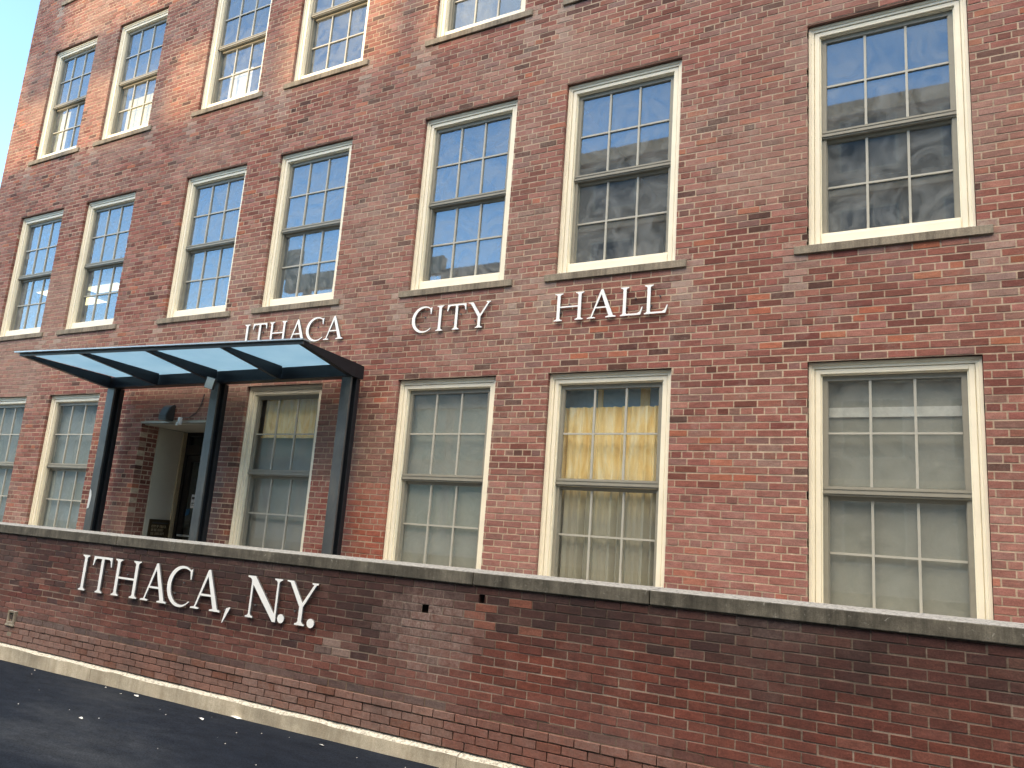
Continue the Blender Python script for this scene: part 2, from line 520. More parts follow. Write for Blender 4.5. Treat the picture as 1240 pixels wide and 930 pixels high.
def fbloom(u, v):
    z = v - ZO
    b = max(0, vnoise(u * .55 + 3, v * .8, 31) - .55) * 1.2 + max(0, vnoise(u * 1.7, v * 2.6, 32) - .6) * 1.2
    b += .5 * max(0, 1 - ((u + .75) / .6) ** 2 - ((z + 1.2) / .8) ** 2)
    for sx, sz in SILLS:
        dx, dz = abs(u - sx), sz - z
        if dx < .16 and -.1 < dz < .75:
            b += 1.3 * (1 - dx / .17) * (1 - max(dz, 0) / .8)
    return min(1, b)


def fmort(u, v):
    s = rng.uniform(.85, 1.12)
    g = vnoise(u * .7, v * .9, 9)
    a, b = (.49, .375, .275), (.34, .25, .185)
    return tuple((x * g + y * (1 - g)) * s for x, y in zip(a, b))


PPAL = [(44, (.112, .039, .030)), (22, (.078, .031, .026)), (16, (.140, .047, .034)), (14, (.056, .028, .026)), (4, (.16, .075, .06))]
WTOP, WBOT = 1.436, 0.175      # brick of the boundary wall (height above street)


def blob(u, h, cu, ch, ru, rh):
    d = ((u - cu) / ru) ** 2 + ((h - ch) / rh) ** 2
    return max(0.0, 1 - d)


def soot(u, h, top):
    """how black the wall is: rain-washed soot under the coping, in ragged tongues"""
    g = vnoise(u * 1.1, h * .9, 5); g2 = vnoise(u * 4.5, h * 2.2, 6)
    reach = .22 + .75 * vnoise(u * .8, .5, 7) + .25 * g2
    f = max(0, 1 - top / reach) * (.7 + .5 * g)
    f += .45 * blob(u, top, -3.35, .3, .45, .5) + .22 * blob(u, top, .4, .25, 1.2, .4) + .35 * blob(u, top, -1.6, .15, .7, .35) + .3 * blob(u, top, -5.6, .25, 1.0, .4)
    return max(0, min(.74, f * (.85 if u < -1 else .7)))


def pcol(u, v, k, head):
    c = pick(PPAL)
    hh = v - WBOT; top = WTOP - v
    mixc = lambda c, d, f: tuple(a * (1 - f) + b * f for a, b in zip(c, d))
    if hh < .27:
        c = mixc(c, (.215, .118, .092), .62)
        if rng.random() < .10: c = mixc(c, (.13, .045, .025), .8)
    elif hh < .335:
        c = mixc(c, (.095, .070, .066), .55 + .3 * vnoise(u * 2, 1, 8))
    elif hh < .52:
        c = mixc(c, (.19, .078, .062), .45)
    g = vnoise(u * 1.0, v * 1.6, 15)
    if u > -2.5 and .3 < top: c = mixc(c, (.165, .046, .030), .5 * g + .15)
    if -4.2 < u < -1.9: c = mixc(c, (.20, .105, .085), .45 * blob(u, top, -2.75, .38, .75, .42))
    c = mixc(c, (.036, .021, .020), soot(u, v, top))
    if -2.3 < u < -1.75 and .06 < top < .34 and rng.random() < .45: c = mixc(c, (.21, .078, .052), .75)
    c = mixc(c, (.34, .25, .21), .5 * blob(u, top, -3.72, .66, .22, .14) * rng.uniform(.3, 1))
    return c


def pbloom(u, v):
    top = WTOP - v; hh = v - WBOT
    b = 1.1 * blob(u, top, -2.75, .40, .62, .42) + .9 * blob(u, top, -3.72, .66, .2, .13) + .5 * blob(u, hh, -8.0, .25, 1.2, .35)
    b += max(0, vnoise(u * 1.1, v * 2, 41) - .6) * 1.3 + (.35 if hh < .27 else 0)
    return min(1, b)


def pmort(u, v):
    hh = v - WBOT; top = WTOP - v
    s = rng.uniform(.75, 1.2)
    if hh < .3: return tuple(x * s for x in (.13, .09, .062))
    f = 1 - .72 * soot(u, v, top)
    return tuple(x * s * f for x in (.26, .20, .16))


# ------------------------------------------------------------------ window layout
XC = dict(A=-13.643, B=-11.651, C=-9.086, D=-7.082, E=-4.560, F=-2.584, G=0.0)
HEAD = {1: ZO - 3.356, 2: ZO, 3: ZO + 3.386, 4: ZO + 6.752}
WIN = [(c, 1) for c in 'ABDEFG'] + [(c, 2) for c in 'ABCDEFG'] + [(c, 3) for c in 'ABCDEF'] + [('A', 4)]
DX0, DX1, DTOP = -9.17, -7.66, ZO - 3.805
holes = [(XC[c], XC[c] + W, HEAD[f] - HB, HEAD[f]) for c, f in WIN]
holes.append((DX0, DX1, -1, DTOP))
for c, f in WIN:
    SILLS += [(XC[c] - .11, HEAD[f] - ZO - HB), (XC[c] + W + .10, HEAD[f] - ZO - HB)]

hall = empty('city_hall', (-5.5, 0, 0))
tag(hall, 'red brick city hall with cream sash windows behind the boundary wall', 'building')
HB_LOC = Vector(hall.location)


def hbuild(mb, name, mats, parent=hall, **kw):
    o = mb.build(name, mats, **kw)
    o.parent = parent
    o.matrix_parent_inverse = Matrix.Translation(-HB_LOC) if parent is hall else Matrix.Identity(4)
    return o


XL, XR, ZT = -14.64, 4.2, 14.2
PF = lambda u, v, d: (u, d, v)
mb = MB()
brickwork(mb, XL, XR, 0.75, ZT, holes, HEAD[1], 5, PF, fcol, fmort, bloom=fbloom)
# brick jambs of the entrance recess
PJ = lambda u, v, d: (DX0 - d, u, v)
JPAL = lambda u, v, k, h: tuple(x * .85 for x in pick(FPAL[:3]))
brickwork(mb, .114, .29, .75, DTOP, [], HEAD[1], 5, PJ, JPAL, fmort)
PJ2 = lambda u, v, d: (DX1 + d, u, v)
brickwork(mb, .114, .78, .75, DTOP, [], HEAD[1], 5, PJ2, JPAL, fmort)
wall = hbuild(mb, 'brick_wall', [M['brick'], M['mortar']], recalc=False)

mb = MB()            # structure behind the facing bricks, split around the openings
BH = [h if h[2] > 0 else (h[0] - .03, h[1] + .03, h[2], h[3] + .02) for h in holes]
BK = (.30, .20, .15)
xs = sorted({XL + .004, XR} | {h[0] for h in BH} | {h[1] for h in BH})
for a, b in zip(xs, xs[1:]):
    m = (a + b) / 2
    cuts = sorted((h[2], h[3]) for h in BH if h[0] < m < h[1])
    z = .2
    for lo, hi in cuts:
        if lo > z + .001: mb.box(a, b, .125, .30, z, lo, c=BK)
        z = max(z, hi)
    mb.box(a, b, .125, .30, z, ZT, c=BK)
mb.box(XL + .004, XL + .25, .302, 11, .2, ZT, c=BK)
mb.box(XR - .3, XR, .302, 11, .2, ZT, c=BK)
mb.box(XL + .26, XR - .31, 10.7, 11, .2, ZT, c=BK)
for x0 in (XL + .001,):   # mortar return at the corner
    mb.box(x0, x0 + .003, .010, .30, .75, ZT, c=BK)
for xa_, xb_ in ((DX0 - .12, DX0 - .008), (DX1 + .008, DX1 + .12)):
    mb.box(xa_, xb_, .009, .29, .76, DTOP - .01, c=BK)
for h in holes[:-1]:      # brick soffit over each window
    mb.box(h[0] - .02, h[1] + .02, .006, .124, h[3] + .004, h[3] + .05, c=(.20, .11, .085))
hbuild(mb, 'backing_wall', M['mortar'])
mb = MB(); mb.box(XL - .05, XR + .05, -.05, 11.05, ZT + .002, ZT + .25)
hbuild(mb, 'roof', M['roof'])
mb = MB()
for f in (1, 2, 3, 4):
    z = HEAD[f] + .35
    mb.box(XL + .27, XR - .32, .32, 10.6, z, z + .3)
mb.box(XL + .27, XR - .32, .80 if False else .32, 10.6, .55, .72)
hbuild(mb, 'interior_floor', M['room'])
mb = MB()
for f in (1, 2, 3, 4):
    mb.box(XL + .27, XR - .32, 4.2, 4.3, HEAD[f] - 2.9, HEAD[f] + .34)
for c0, c1 in (('B', 'C'), ('D', 'E'), ('E', 'F'), ('F', 'G')):
    xm = (XC[c0] + W + XC[c1]) / 2
    for f in (2, 3):
        mb.box(xm - .06, xm + .06, .34, 4.18, HEAD[f] - 2.7, HEAD[f] + .33)
hbuild(mb, 'interior_wall', M['room'])


# ------------------------------------------------------------------ windows
def ring(mb, x0, x1, z0, z1, wl, wt, wb, y0, y1, mat=0):
    """rectangular frame, butted at the corners"""
    mb.box(x0, x0 + wl, y0, y1, z0, z1, mat); mb.box(x1 - wl, x1, y0, y1, z0, z1, mat)
    mb.box(x0 + wl, x1 - wl, y0, y1, z1 - wt, z1, mat); mb.box(x0 + wl, x1 - wl, y0, y1, z0, z0 + wb, mat)


def window_meshes():
    out = {}
    f = MB()     # cream frame: brick mould, blind stop, sill board
    for x0, x1 in ((.004, .030), (W - .030, W - .004)):
        f.box(x0, x1, .044, .16, -2.245, -.004)
    for x0, x1 in ((.030, .052), (W - .052, W - .030)):
        f.box(x0, x1, .054, .16, -2.245, -.030)
    for x0, x1 in ((.052, .058), (W - .058, W - .052)):
        f.box(x0, x1, .074, .16, -2.245, -.058)
    for x0, x1 in ((.058, .100), (W - .100, W - .058)):
        f.box(x0, x1, .064, .16, -2.245, -.064)
    for x0, x1 in ((.100, .112), (W - .112, W - .100)):
        f.box(x0, x1, .085, .16, -2.245, -.104)
    f.box(.030, W - .030, .044, .16, -.030, -.004)
    f.box(.052, W - .052, .054, .16, -.058, -.030)
    f.box(.058, W - .058, .074, .16, -.064, -.058)
    f.box(.100, W - .100, .064, .16, -.104, -.064)
    f.box(.112, W - .112, .085, .16, -.114, -.104)
    f.box(.112, W - .112, .075, .16, -2.245, -2.150)
    f.box(.112, W - .112, .085, .16, -2.150, -2.128)
    out['frame'] = f
    def sash(z0, z1, y, top, bot, names):
        s = MB()
        ring(s, .112, W - .112, z0, z1, .040, top, bot, y, y + .04, 0)
        gx0, gx1, gz0, gz1 = .152, W - .152, z0 + bot, z1 - top
        ring(s, gx0, gx1, gz0, gz1, .006, .006, .006, y + .008, y + .032, 0)
        gw = (gx1 - gx0) / 3
        zm = (gz0 + gz1) / 2
        for i in (1, 2):
            x = gx0 + gw * i
            s.box(x - .0105, x + .0105, y + .006, y + .03, gz0 + .006, gz1 - .006, 1)
        for i in range(3):
            xa = gx0 + gw * i + (.0105 if i else .006); xb = gx0 + gw * (i + 1) - (.0105 if i < 2 else .006)
            s.box(xa, xb, y + .006, y + .03, zm - .009, zm + .009, 1)
        g = MB()
        g.face([(gx0, y + .022, gz0), (gx1, y + .022, gz0), (gx1, y + .022, gz1), (gx0, y + .022, gz1)])
        return s, g
    us, ug = sash(-1.165, -.114, .112, .045, .072, None)
    # moulded front lip of the meeting rail
    us.box(.100, W - .100, .100, .1115, -1.150, -1.128, 0)
    us.box(.100, W - .100, .106, .1115, -1.112, -1.100, 0)
    ls, lg = sash(-2.128, -1.166, .155, .03, .022, None)
    ls.box(.112, .150, .128, .154, -2.128, -1.166, 0); ls.box(W - .150, W - .112, .128, .154, -2.128, -1.166, 0)
    out['upper_sash'], out['lower_sash'] = us, ls
    g = MB()
    for q in (ug, lg):
        for fc in q.f: g.face([q.v[i] for i in fc])
    out['glass'] = g
    s = MB()      # stone sill with a weathered slope
    x0, x1 = -.115, W + .115
    P = [(x0, -.024, -2.341), (x1, -.024, -2.341), (x1, .12, -2.341), (x0, .12, -2.341), (x0, -.024, -2.266), (x1, -.024, -2.266), (x1, .12, -2.2475), (x0, .12, -2.2475)]
    s.hexa(P)
    out['sill'] = s
    return out


wm = window_meshes()
wmats = dict(frame=M['cream'], upper_sash=[M['sash'], M['muntin']], lower_sash=[M['sash'], M['muntin']], glass=M['glass'], sill=M['stone'])
proto = {}
for k, b in wm.items():
    o = b.build('window' if k == 'frame' else k, wmats[k], recalc=(k != 'glass'), bevel=.0025 if k in ('frame', 'sill') else 0)
    proto[k] = o
first = True
for c, f in WIN:
    parts = proto if first else {k: o.copy() for k, o in proto.items()}
    if not first:
        for o in parts.values(): col.objects.link(o)
    w = parts['frame']
    w.parent = hall
    w.location = (XC[c] - HB_LOC.x, 0, HEAD[f])
    for k, o in parts.items():
        if k != 'frame':
            o.parent = w; o.location = (0, 0, 0)
    if f == 1 and c in 'FD':
        sl_ = parts['glass'].material_slots[0]; sl_.link = 'OBJECT'; sl_.material = M['clearglass']
    elif f == 1:
        sl_ = parts['glass'].material_slots[0]; sl_.link = 'OBJECT'; sl_.material = M['lowglass']
    else:
        sl_ = parts['glass'].material_slots[0]; sl_.link = 'OBJECT'; sl_.material = M['glass']
    first = False
    w['group'] = 'double hung sash windows of the facade'

# entrance recess ---------------------------------------------------------
mb = MB()
DY = .78
mb.box(DX0 - .02, DX0 + .012, .292, DY, .75, DTOP - .055)
hbuild(mb, 'side_panel', M['panel'])
mb = MB()
mb.box(DX0 + .012, DX0 + .040, DY - .075, DY - .045, .75, DTOP - .06)
mb.box(DX0 + .012, DX0 + .030, DY - .03, DY - .004, .75, DTOP - .06)
hbuild(mb, 'panel_trim', M['trim'])
mb = MB()
mb.box(DX0 - .03, DX1 + .03, -.006, .05, DTOP - .034, DTOP - .003)
hbuild(mb, 'lintel', M['lintel'])
mb = MB(); mb.box(DX0 + .001, DX1 - .001, .052, DY - .001, DTOP - .05, DTOP - .012)
hbuild(mb, 'soffit', M['panel'])
door = MB()
x0, x1, zt = DX0 + .001, DX1 - .001, DTOP - .056
TB0, TB1 = ZO - 4.205, ZO - 4.045
door.box(x0, x0 + .075, DY, DY + .09, .75, zt)
door.box(x1 - .075, x1, DY, DY + .09, .75, zt)
door.box(x0 + .075, x1 - .075, DY, DY + .09, zt - .055, zt)
door.box(x0 + .075, x1 - .075, DY - .005, DY + .09, TB0, TB1)
dob = hbuild(door, 'entrance_door', M['doorframe'], bevel=.003)
mb = MB()
leaf0, leaf1 = x0 + .085, x1 - .085
ring(mb, leaf0, leaf1, .77, TB0 - .008, .09, .09, .22, DY + .018, DY + .062)
o = mb.build('door_leaf', M['doorframe'], bevel=.003); o.parent = dob
mb = MB()
mb.face([(leaf0 + .09, DY + .04, .99), (leaf1 - .09, DY + .04, .99), (leaf1 - .09, DY + .04, TB0 - .098), (leaf0 + .09, DY + .04, TB0 - .098)])
mb.face([(x0 + .075, DY + .04, TB1), (x1 - .075, DY + .04, TB1), (x1 - .075, DY + .04, zt - .055), (x0 + .075, DY + .04, zt - .055)])
o = mb.build('door_glass', M['doorglass'], recalc=False); o.parent = dob
mb = MB()
hx = leaf1 - .13
mb.tube([(hx, DY + .02, 1.70), (hx, DY - .03, 1.70), (hx, DY - .035, 1.74), (hx, DY - .035, 2.06), (hx, DY - .03, 2.10), (hx, DY + .02, 2.10)], .012)
mb.tube([(leaf0 + .05, DY + .0, 1.52), (leaf1 - .05, DY + .0, 1.52)], .014)
o = mb.build('door_handle', M['flash']); o.parent = dob

# things at the entrance -----------------------------------------------------
t = MB()
yy = DY + .03
sx, sz = -8.835, ZO - 4.89
t.box(sx - .045, sx + .045, yy, yy + .004, sz - .10, sz + .10, 0)
for k, (a, b) in enumerate(((.03, .065), (-.035, -.02), (-.06, -.05))):
    t.box(sx - .032, sx + .03, yy - .002, yy - .0005, sz + a, sz + b, 1)
tag(t.build('door_notice', [M['paper'], M['ink']]), 'white notice card taped inside the glass of the entrance door', 'notice')
t = MB()
t.prism([(sx - .13, sz - .22), (sx - .06, sz - .20), (sx - .045, sz - .11), (sx - .12, sz - .12)], yy, yy + .003)
tag(t.build('door_sticker', M['blue']), 'small blue sticker on the entrance door glass below the notice', 'sticker')

# bronze plaque on the side panel, with its raised lines of lettering
STROKES = {
    'A': [((0, 0), (.5, 1), (1, 0)), ((.2, .38), (.8, .38))], 'B': [((0, 0), (0, 1), (.8, .9), (.7, .55), (0, .52)), ((.7, .52), (.9, .25), (.7, 0), (0, 0))],
    'C': [((1, .85), (.6, 1), (.1, .8), (0, .5), (.1, .2), (.6, 0), (1, .15))], 'D': [((0, 0), (0, 1), (.6, .95), (1, .5), (.6, .05), (0, 0))],
    'E': [((1, 0), (0, 0), (0, 1), (1, 1)), ((0, .5), (.8, .5))], 'F': [((0, 0), (0, 1), (1, 1)), ((0, .5), (.8, .5))],
    'G': [((1, .85), (.5, 1), (0, .5), (.5, 0), (1, .2), (1, .45), (.6, .45))], 'H': [((0, 0), (0, 1)), ((1, 0), (1, 1)), ((0, .5), (1, .5))],
    'I': [((.5, 0), (.5, 1))], 'M': [((0, 0), (0, 1), (.5, .3), (1, 1), (1, 0))], 'N': [((0, 0), (0, 1), (1, 0), (1, 1))],
    'O': [((.5, 0), (0, .5), (.5, 1), (1, .5), (.5, 0))], 'P': [((0, 0), (0, 1), (.9, .95), (.9, .5), (0, .45))],
    'R': [((0, 0), (0, 1), (.9, .95), (.9, .55), (0, .5)), ((.5, .5), (1, 0))], 'S': [((1, .85), (.5, 1), (.05, .75), (.95, .3), (.5, 0), (0, .15))],
    'T': [((.5, 0), (.5, 1)), ((0, 1), (1, 1))], 'U': [((0, 1), (0, .2), (.5, 0), (1, .2), (1, 1))], 'Y': [((0, 1), (.5, .5), (1, 1)), ((.5, .5), (.5, 0))],
}


def strokes(mb, text, u0, v0, h, w, th, P, d0, d1, mat=0, gap=.35):
    u = u0
    for ch in text:
        for line in STROKES.get(ch, []):
            for (a, b), (c, d) in zip(line, line[1:]):
                p, q = Vector((u + a * w, v0 + b * h)), Vector((u + c * w, v0 + d * h))
                t = (q - p)
                if t.length < 1e-6: continue
                n = Vector((-t.y, t.x)).normalized() * th / 2
                e = t.normalized() * th / 2
                quad = [p - e - n, q + e - n, q + e + n, p - e + n]
                A = [P(x.x, x.y, d0) for x in quad]; B = [P(x.x, x.y, d1) for x in quad]
                mb.face(B, mat)
                for i in range(4):
                    j = (i + 1) % 4
                    mb.face([A[j], A[i], B[i], B[j]], mat)
        u += w * (1 + gap) if ch != ' ' else w * .9
    return u


PX = DX0 + .013
plq = MB()
py0, py1, pz0, pz1 = .36, .705, ZO - 5.52, ZO - 5.19
plq.box(PX, PX + .014, py0, py1, pz0, pz1, 0)
ring_y = [(py0, py0 + .012, pz0, pz1), (py1 - .012, py1, pz0, pz1)]
for a, b, c, d in ring_y: plq.box(PX + .0142, PX + .019, a, b, c, d, 0)
plq.box(PX + .0142, PX + .019, py0 + .012, py1 - .012, pz1 - .012, pz1, 0)
plq.box(PX + .0142, PX + .017, py0 + .05, py1 - .03, pz1 - .062, pz1 - .042, 2)
PP = lambda u, v, d: (PX + d, u, v)
for i, (tx, w) in enumerate((('CITY OF ITHACA', .0135), ('IN THE COUNTY', .0125), ('BUILDING DEPT', .0133))):
    strokes(plq, tx, py0 + .045, pz1 - .118 - i * .052, .032, w, .0075, PP, .0145, .0175, 1)
tag(plq.build('bronze_plaque', [M['bronze'], M['bronze_text'], M['ink']], recalc=False), 'bronze plaque with raised lettering low on the beige panel beside the door', 'plaque')

# wall light above the door
wl = empty('wall_light', (-8.56, 0, ZO - 3.72))
tag(wl, 'dark wedge shaped wall light on the brick above the entrance', 'wall light')
mb = MB()
mb.prism([(-.002, -.085), (-.002, .135), (-.04, .135), (-.085, .10), (-.135, -.03), (-.135, -.085)], -.085, .085, axis='x')
o = mb.build('housing', M['lamp'], bevel=.008); o.parent = wl
mb = MB()
mb.prism([(-.089, .088), (-.138, -.03), (-.141, -.028), (-.093, .092)], -.07, .07, axis='x')
mb.box(-.075, .075, -.130, -.01, -.092, -.0855)
o = mb.build('lens', M['lampglass']); o.parent = wl

# little white camera with its wire under the lintel
cam_ = empty('door_sensor', (-8.27, -.03, ZO - 3.80))
tag(cam_, 'small white sensor hanging by a thin wire under the door lintel', 'sensor')
mb = MB(); mb.box(-.022, .022, -.05, -.005, -.075, .03); mb.box(-.03, .005, -.07, -.051, -.09, -.04)
o = mb.build('body', M['paper'], bevel=.008); o.parent = cam_
mb = MB()
mb.tube([(.01, -.012, .03), (.12, .02, .03), (.25, .024, .10), (.33, .024, .22), (.36, .024, .36)], .006, 6)
o = mb.build('wire', M['ink']); o.parent = cam_

# ------------------------------------------------------------------ canopy
can = empty('entrance_canopy', (-7.35, -.25, .75))
tag(can, 'black steel canopy with blue glass roof panels over the entrance', 'canopy')
CL = Vector(can.location)


def cbuild(mb, name, mats, parent=can, **kw):
    o = mb.build(name, mats, **kw)
    o.parent = parent
    o.matrix_parent_inverse = Matrix.Translation(-CL) if parent is can else Matrix.Identity(4)
    return o


POST = [(-9.665, -9.505), (-7.425, -7.285), (-5.165, -5.02)]
ZB, ZRT = ZO - 3.36, ZO - 3.185      # rear beam bottom and roof line at the rear
YF = lambda x: -1.58 + (x + 9.6) / 4.58 * .42      # front edge runs slightly askew
ZFB, ZFT = ZO - 3.19, ZO - 3.145
for a, b in POST:
    mb = MB()
    mb.box(a, b, -.20, -.185, .75, ZB - .002)                    # rear flange
    m = (a + b) / 2
    mb.box(m - .02, m + .02, -.273, -.20, .75, ZB - .002)        # web
    mb.box(a + .004, b - .004, -.185, -.130, .75, ZB - .002)
    mb.box(a - .02, b + .02, -.30, -.12, .75, .765)
    p = cbuild(mb, 'post', M['black'], bevel=.003)
    mb = MB(); mb.box(a, b, -.30, -.273, .766, ZB - .002)
    cbuild(mb, 'front_plate', M['plate'], parent=p, bevel=.003)
mb = MB()
mb.box(POST[0][0], POST[2][1], -.275, -.16, ZB, ZRT - .012)
mb.box(POST[0][0], POST[2][1], -.31, -.276, ZB, ZB + .02)
cbuild(mb, 'rear_beam', M['black'], bevel=.003)
RIBS = [(-9.66, -9.60), (-8.575, -8.525), (-7.40, -7.34), (-6.205, -6.155), (-5.08, -5.02)]
for i, (a, b) in enumerate(RIBS):
    m = (a + b) / 2
    yf = YF(m) + .022
    mb = MB()
    yr = -.311 if 0 < i < 4 else -.13
    zr = ZB if 0 < i < 4 else ZB - .001
    if i in (0, 4):     # end arms lap the end of the rear beam
        a2, b2 = (POST[0][0] - .028, POST[0][0] - .003) if i == 0 else (POST[2][1] + .003, POST[2][1] + .028)
        a, b = (a2, a2 + .075) if i == 0 else (b2 - .075, b2)
        yr = -.3105
        mb.hexa([(a2, -.3105, ZB), (b2, -.3105, ZB), (b2, -.12, ZB - .005), (a2, -.12, ZB - .005), (a2, -.3105, ZRT - .004), (b2, -.3105, ZRT - .004), (b2, -.12, ZRT - .02), (a2, -.12, ZRT - .02)])
    mb.hexa([(a, yf, ZFB + .002), (b, yf, ZFB + .002), (b, yr, zr), (a, yr, zr), (a, yf, ZFT - .006), (b, yf, ZFT - .006), (b, yr, ZRT - .006), (a, yr, ZRT - .006)])
    cbuild(mb, 'arm', M['black'], bevel=.002)
mb = MB()
xa, xb = RIBS[0][0] - .03, RIBS[4][1] + .028
mb.hexa([(xa, YF(xa), ZFB), (xb, YF(xb), ZFB), (xb, YF(xb) + .02, ZFB), (xa, YF(xa) + .02, ZFB), (xa, YF(xa), ZFT - .004), (xb, YF(xb), ZFT - .004), (xb, YF(xb) + .02, ZFT - .004), (xa, YF(xa) + .02, ZFT - .004)])
cbuild(mb, 'fascia', M['fascia'], bevel=.002)
mb = MB()
mb.hexa([(xa - .05, YF(xa) - .05, ZFT - .003), (xb + .02, YF(xb) - .03, ZFT - .003), (xb + .02, YF(xb) + .10, ZFT - .003), (xa - .05, YF(xa) + .10, ZFT - .003), (xa - .05, YF(xa) - .05, ZFT + .012), (xb + .02, YF(xb) - .03, ZFT + .012), (xb + .02, YF(xb) + .10, ZFT + .010), (xa - .05, YF(xa) + .10, ZFT + .010)])
cbuild(mb, 'edge_flashing', M['flash'])
for (a, b), (c, d) in zip(RIBS, RIBS[1:]):
    mb = MB()
    u, v = (a + b) / 2 + .004, (c + d) / 2 - .004
    y0, y1 = YF(u) + .101, YF(v) + .101
    zf, zr = ZFT - .004, ZRT - .003
    mb.hexa([(u, y0, zf), (v, y1, zf), (v, -.17, zr), (u, -.17, zr), (u, y0, zf + .012), (v, y1, zf + .012), (v, -.17, zr + .012), (u, -.17, zr + .012)])
    cbuild(mb, 'roof_panel', M['canopy_glass'])

fl = empty('floodlight', (-7.24, -.45, ZO - 3.405))
tag(fl, 'small pale square floodlight fixed under the canopy at its middle post', 'floodlight')
R = Matrix.Rotation(math.radians(22), 4, 'Z') @ Matrix.Rotation(math.radians(14), 4, 'Y') @ Matrix.Rotation(math.radians(4), 4, 'X')
mb = MB(); mb.box(-.06, .06, -.05, .0, -.075, .075, 0, R)
o = mb.build('housing', M['lamp'], bevel=.006); o.parent = fl
mb = MB(); mb.box(-.056, .056, -.056, -.0505, -.07, .07, 0, R)
o = mb.build('lens', M['flood'], bevel=.004); o.parent = fl
mb = MB(); mb.tube([(0, .0, 0), (-.03, .05, .02), (-.10, .06, .045)], .016)
o = mb.build('bracket', M['lamp']); o.parent = fl
st = MB()
pts = [(-.01, -.13), (.03, -.12), (.045, -.02), (.05, .06), (.03, .12), (0, .15)]
st.prism([(POST[0][0] + .003 + a + .01, ZO - 4.98 + b) for a, b in pts], -.3035, -.3005)
tag(st.build('torn_sticker', M['paper']), 'torn pale sticker on the face of the left canopy post', 'sticker')

# ------------------------------------------------------------------ boundary wall
bw = empty('boundary_wall', (-4, PY, 0))
tag(bw, 'low dark red brick wall with concrete coping along the street', 'wall')
BL = Vector(bw.location)


def bbuild(mb, name, mats, **kw):
    o = mb.build(name, mats, **kw); o.parent = bw
    o.matrix_parent_inverse = Matrix.Translation(-BL)
    return o


WX0, WX1 = -15.5, 5.0
PW = lambda u, v, d: (u, PY + d, v)
wc = (WTOP - WBOT) / 19
mb = MB()


def flare(k):
    return -.012 if k in (0, 1, 2) else (-.016 if k == 3 else 0.0)


hole_list = [(-2.815, -2.75, WTOP - 4 * wc + .012, WTOP - 3 * wc - .012), (-2.268, -2.21, WTOP - 2 * wc + .012, WTOP - wc - .010)]
brickwork(mb, WX0, WX1, WBOT, WTOP, hole_list, WBOT, None, PW, pcol, pmort, bloom=pbloom, joint=.010, rec=.004, course=wc, brick=.2085, flare=flare, jit=1.6)
bbuild(mb, 'brick_face', [M['wbrick'], M['wmortar']], recalc=False)
mb = MB(); mb.box(WX0 + .003, WX1 - .003, PY + .06, PY + .29, .0, WTOP - .002)
bbuild(mb, 'wall_core', M['hole'])
joints = [WX0 - .02, -11.68, -6.996, -2.325, -.824, WX1 + .02]
for a, b in zip(joints, joints[1:]):
    mb = MB()
    g = .004
    y0, y1 = PY - .022, PY + .31
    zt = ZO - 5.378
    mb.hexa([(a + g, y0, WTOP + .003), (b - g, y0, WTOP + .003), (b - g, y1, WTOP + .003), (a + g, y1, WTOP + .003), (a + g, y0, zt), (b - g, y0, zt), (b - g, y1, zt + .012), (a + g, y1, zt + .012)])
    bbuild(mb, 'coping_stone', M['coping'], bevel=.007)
# outlet box at the left
vb = empty('wall_outlet', (-8.74, PY, ZO - 6.44))
tag(vb, 'small weathered outlet box set low in the boundary wall at far left', 'outlet box')
mb = MB(); ring(mb, -.075, .075, -.08, .075, .028, .025, .03, -.03, .01); mb.box(-.09, .09, -.034, .01, -.10, -.081)
mb.box(-.05, .05, -.012, -.002, -.22, -.101)
o = mb.build('surround', M['stone'], bevel=.004); o.parent = vb
mb = MB(); mb.box(-.046, .046, -.006, .005, -.05, .049)
o = mb.build('cover', M['stone']); o.parent = vb
mb = MB(); mb.tube([(.01, -.03, 0), (.01, -.005, 0)], .026, 12)
o = mb.build('opening', M['hole']); o.parent = vb

# kerb at the foot of the wall
mb = MB()
kz = .178
for a, b in zip([-16, -11.7, -7.01, -2.32, 2.4], [-11.7, -7.01, -2.32, 2.4, 6]):
    g = .003
    n = 40
    for i in range(n):
        u, v = a + g + (b - a - 2 * g) * i / n, a + g + (b - a - 2 * g) * (i + 1) / n
        j = lambda x: vnoise(x * 5, 3.3, 21) * .014 + vnoise(x * 17, 1.3, 22) * .006
        jf = lambda x: vnoise(x * 3, 7.3, 23) * .012
        P = [(u, PY - .055 - jf(u), -.2), (v, PY - .055 - jf(v), -.2), (v, PY + .05, -.2), (u, PY + .05, -.2),
             (u, PY - .050 - jf(u), kz - .022 - j(u)), (v, PY - .050 - jf(v), kz - .022 - j(v)), (v, PY + .05, kz + .004), (u, PY + .05, kz + .004)]
        mb.hexa(P)
kerb = mb.build('kerb', M['kerb'])
tag(kerb, None, None, None, 'structure')

# ------------------------------------------------------------------ ground
mb = MB()
N = 60
sl = lambda x: .0058 * (max(-30, min(20, x)) + 6.6) + .012


def gz(x, y):
    return sl(x)


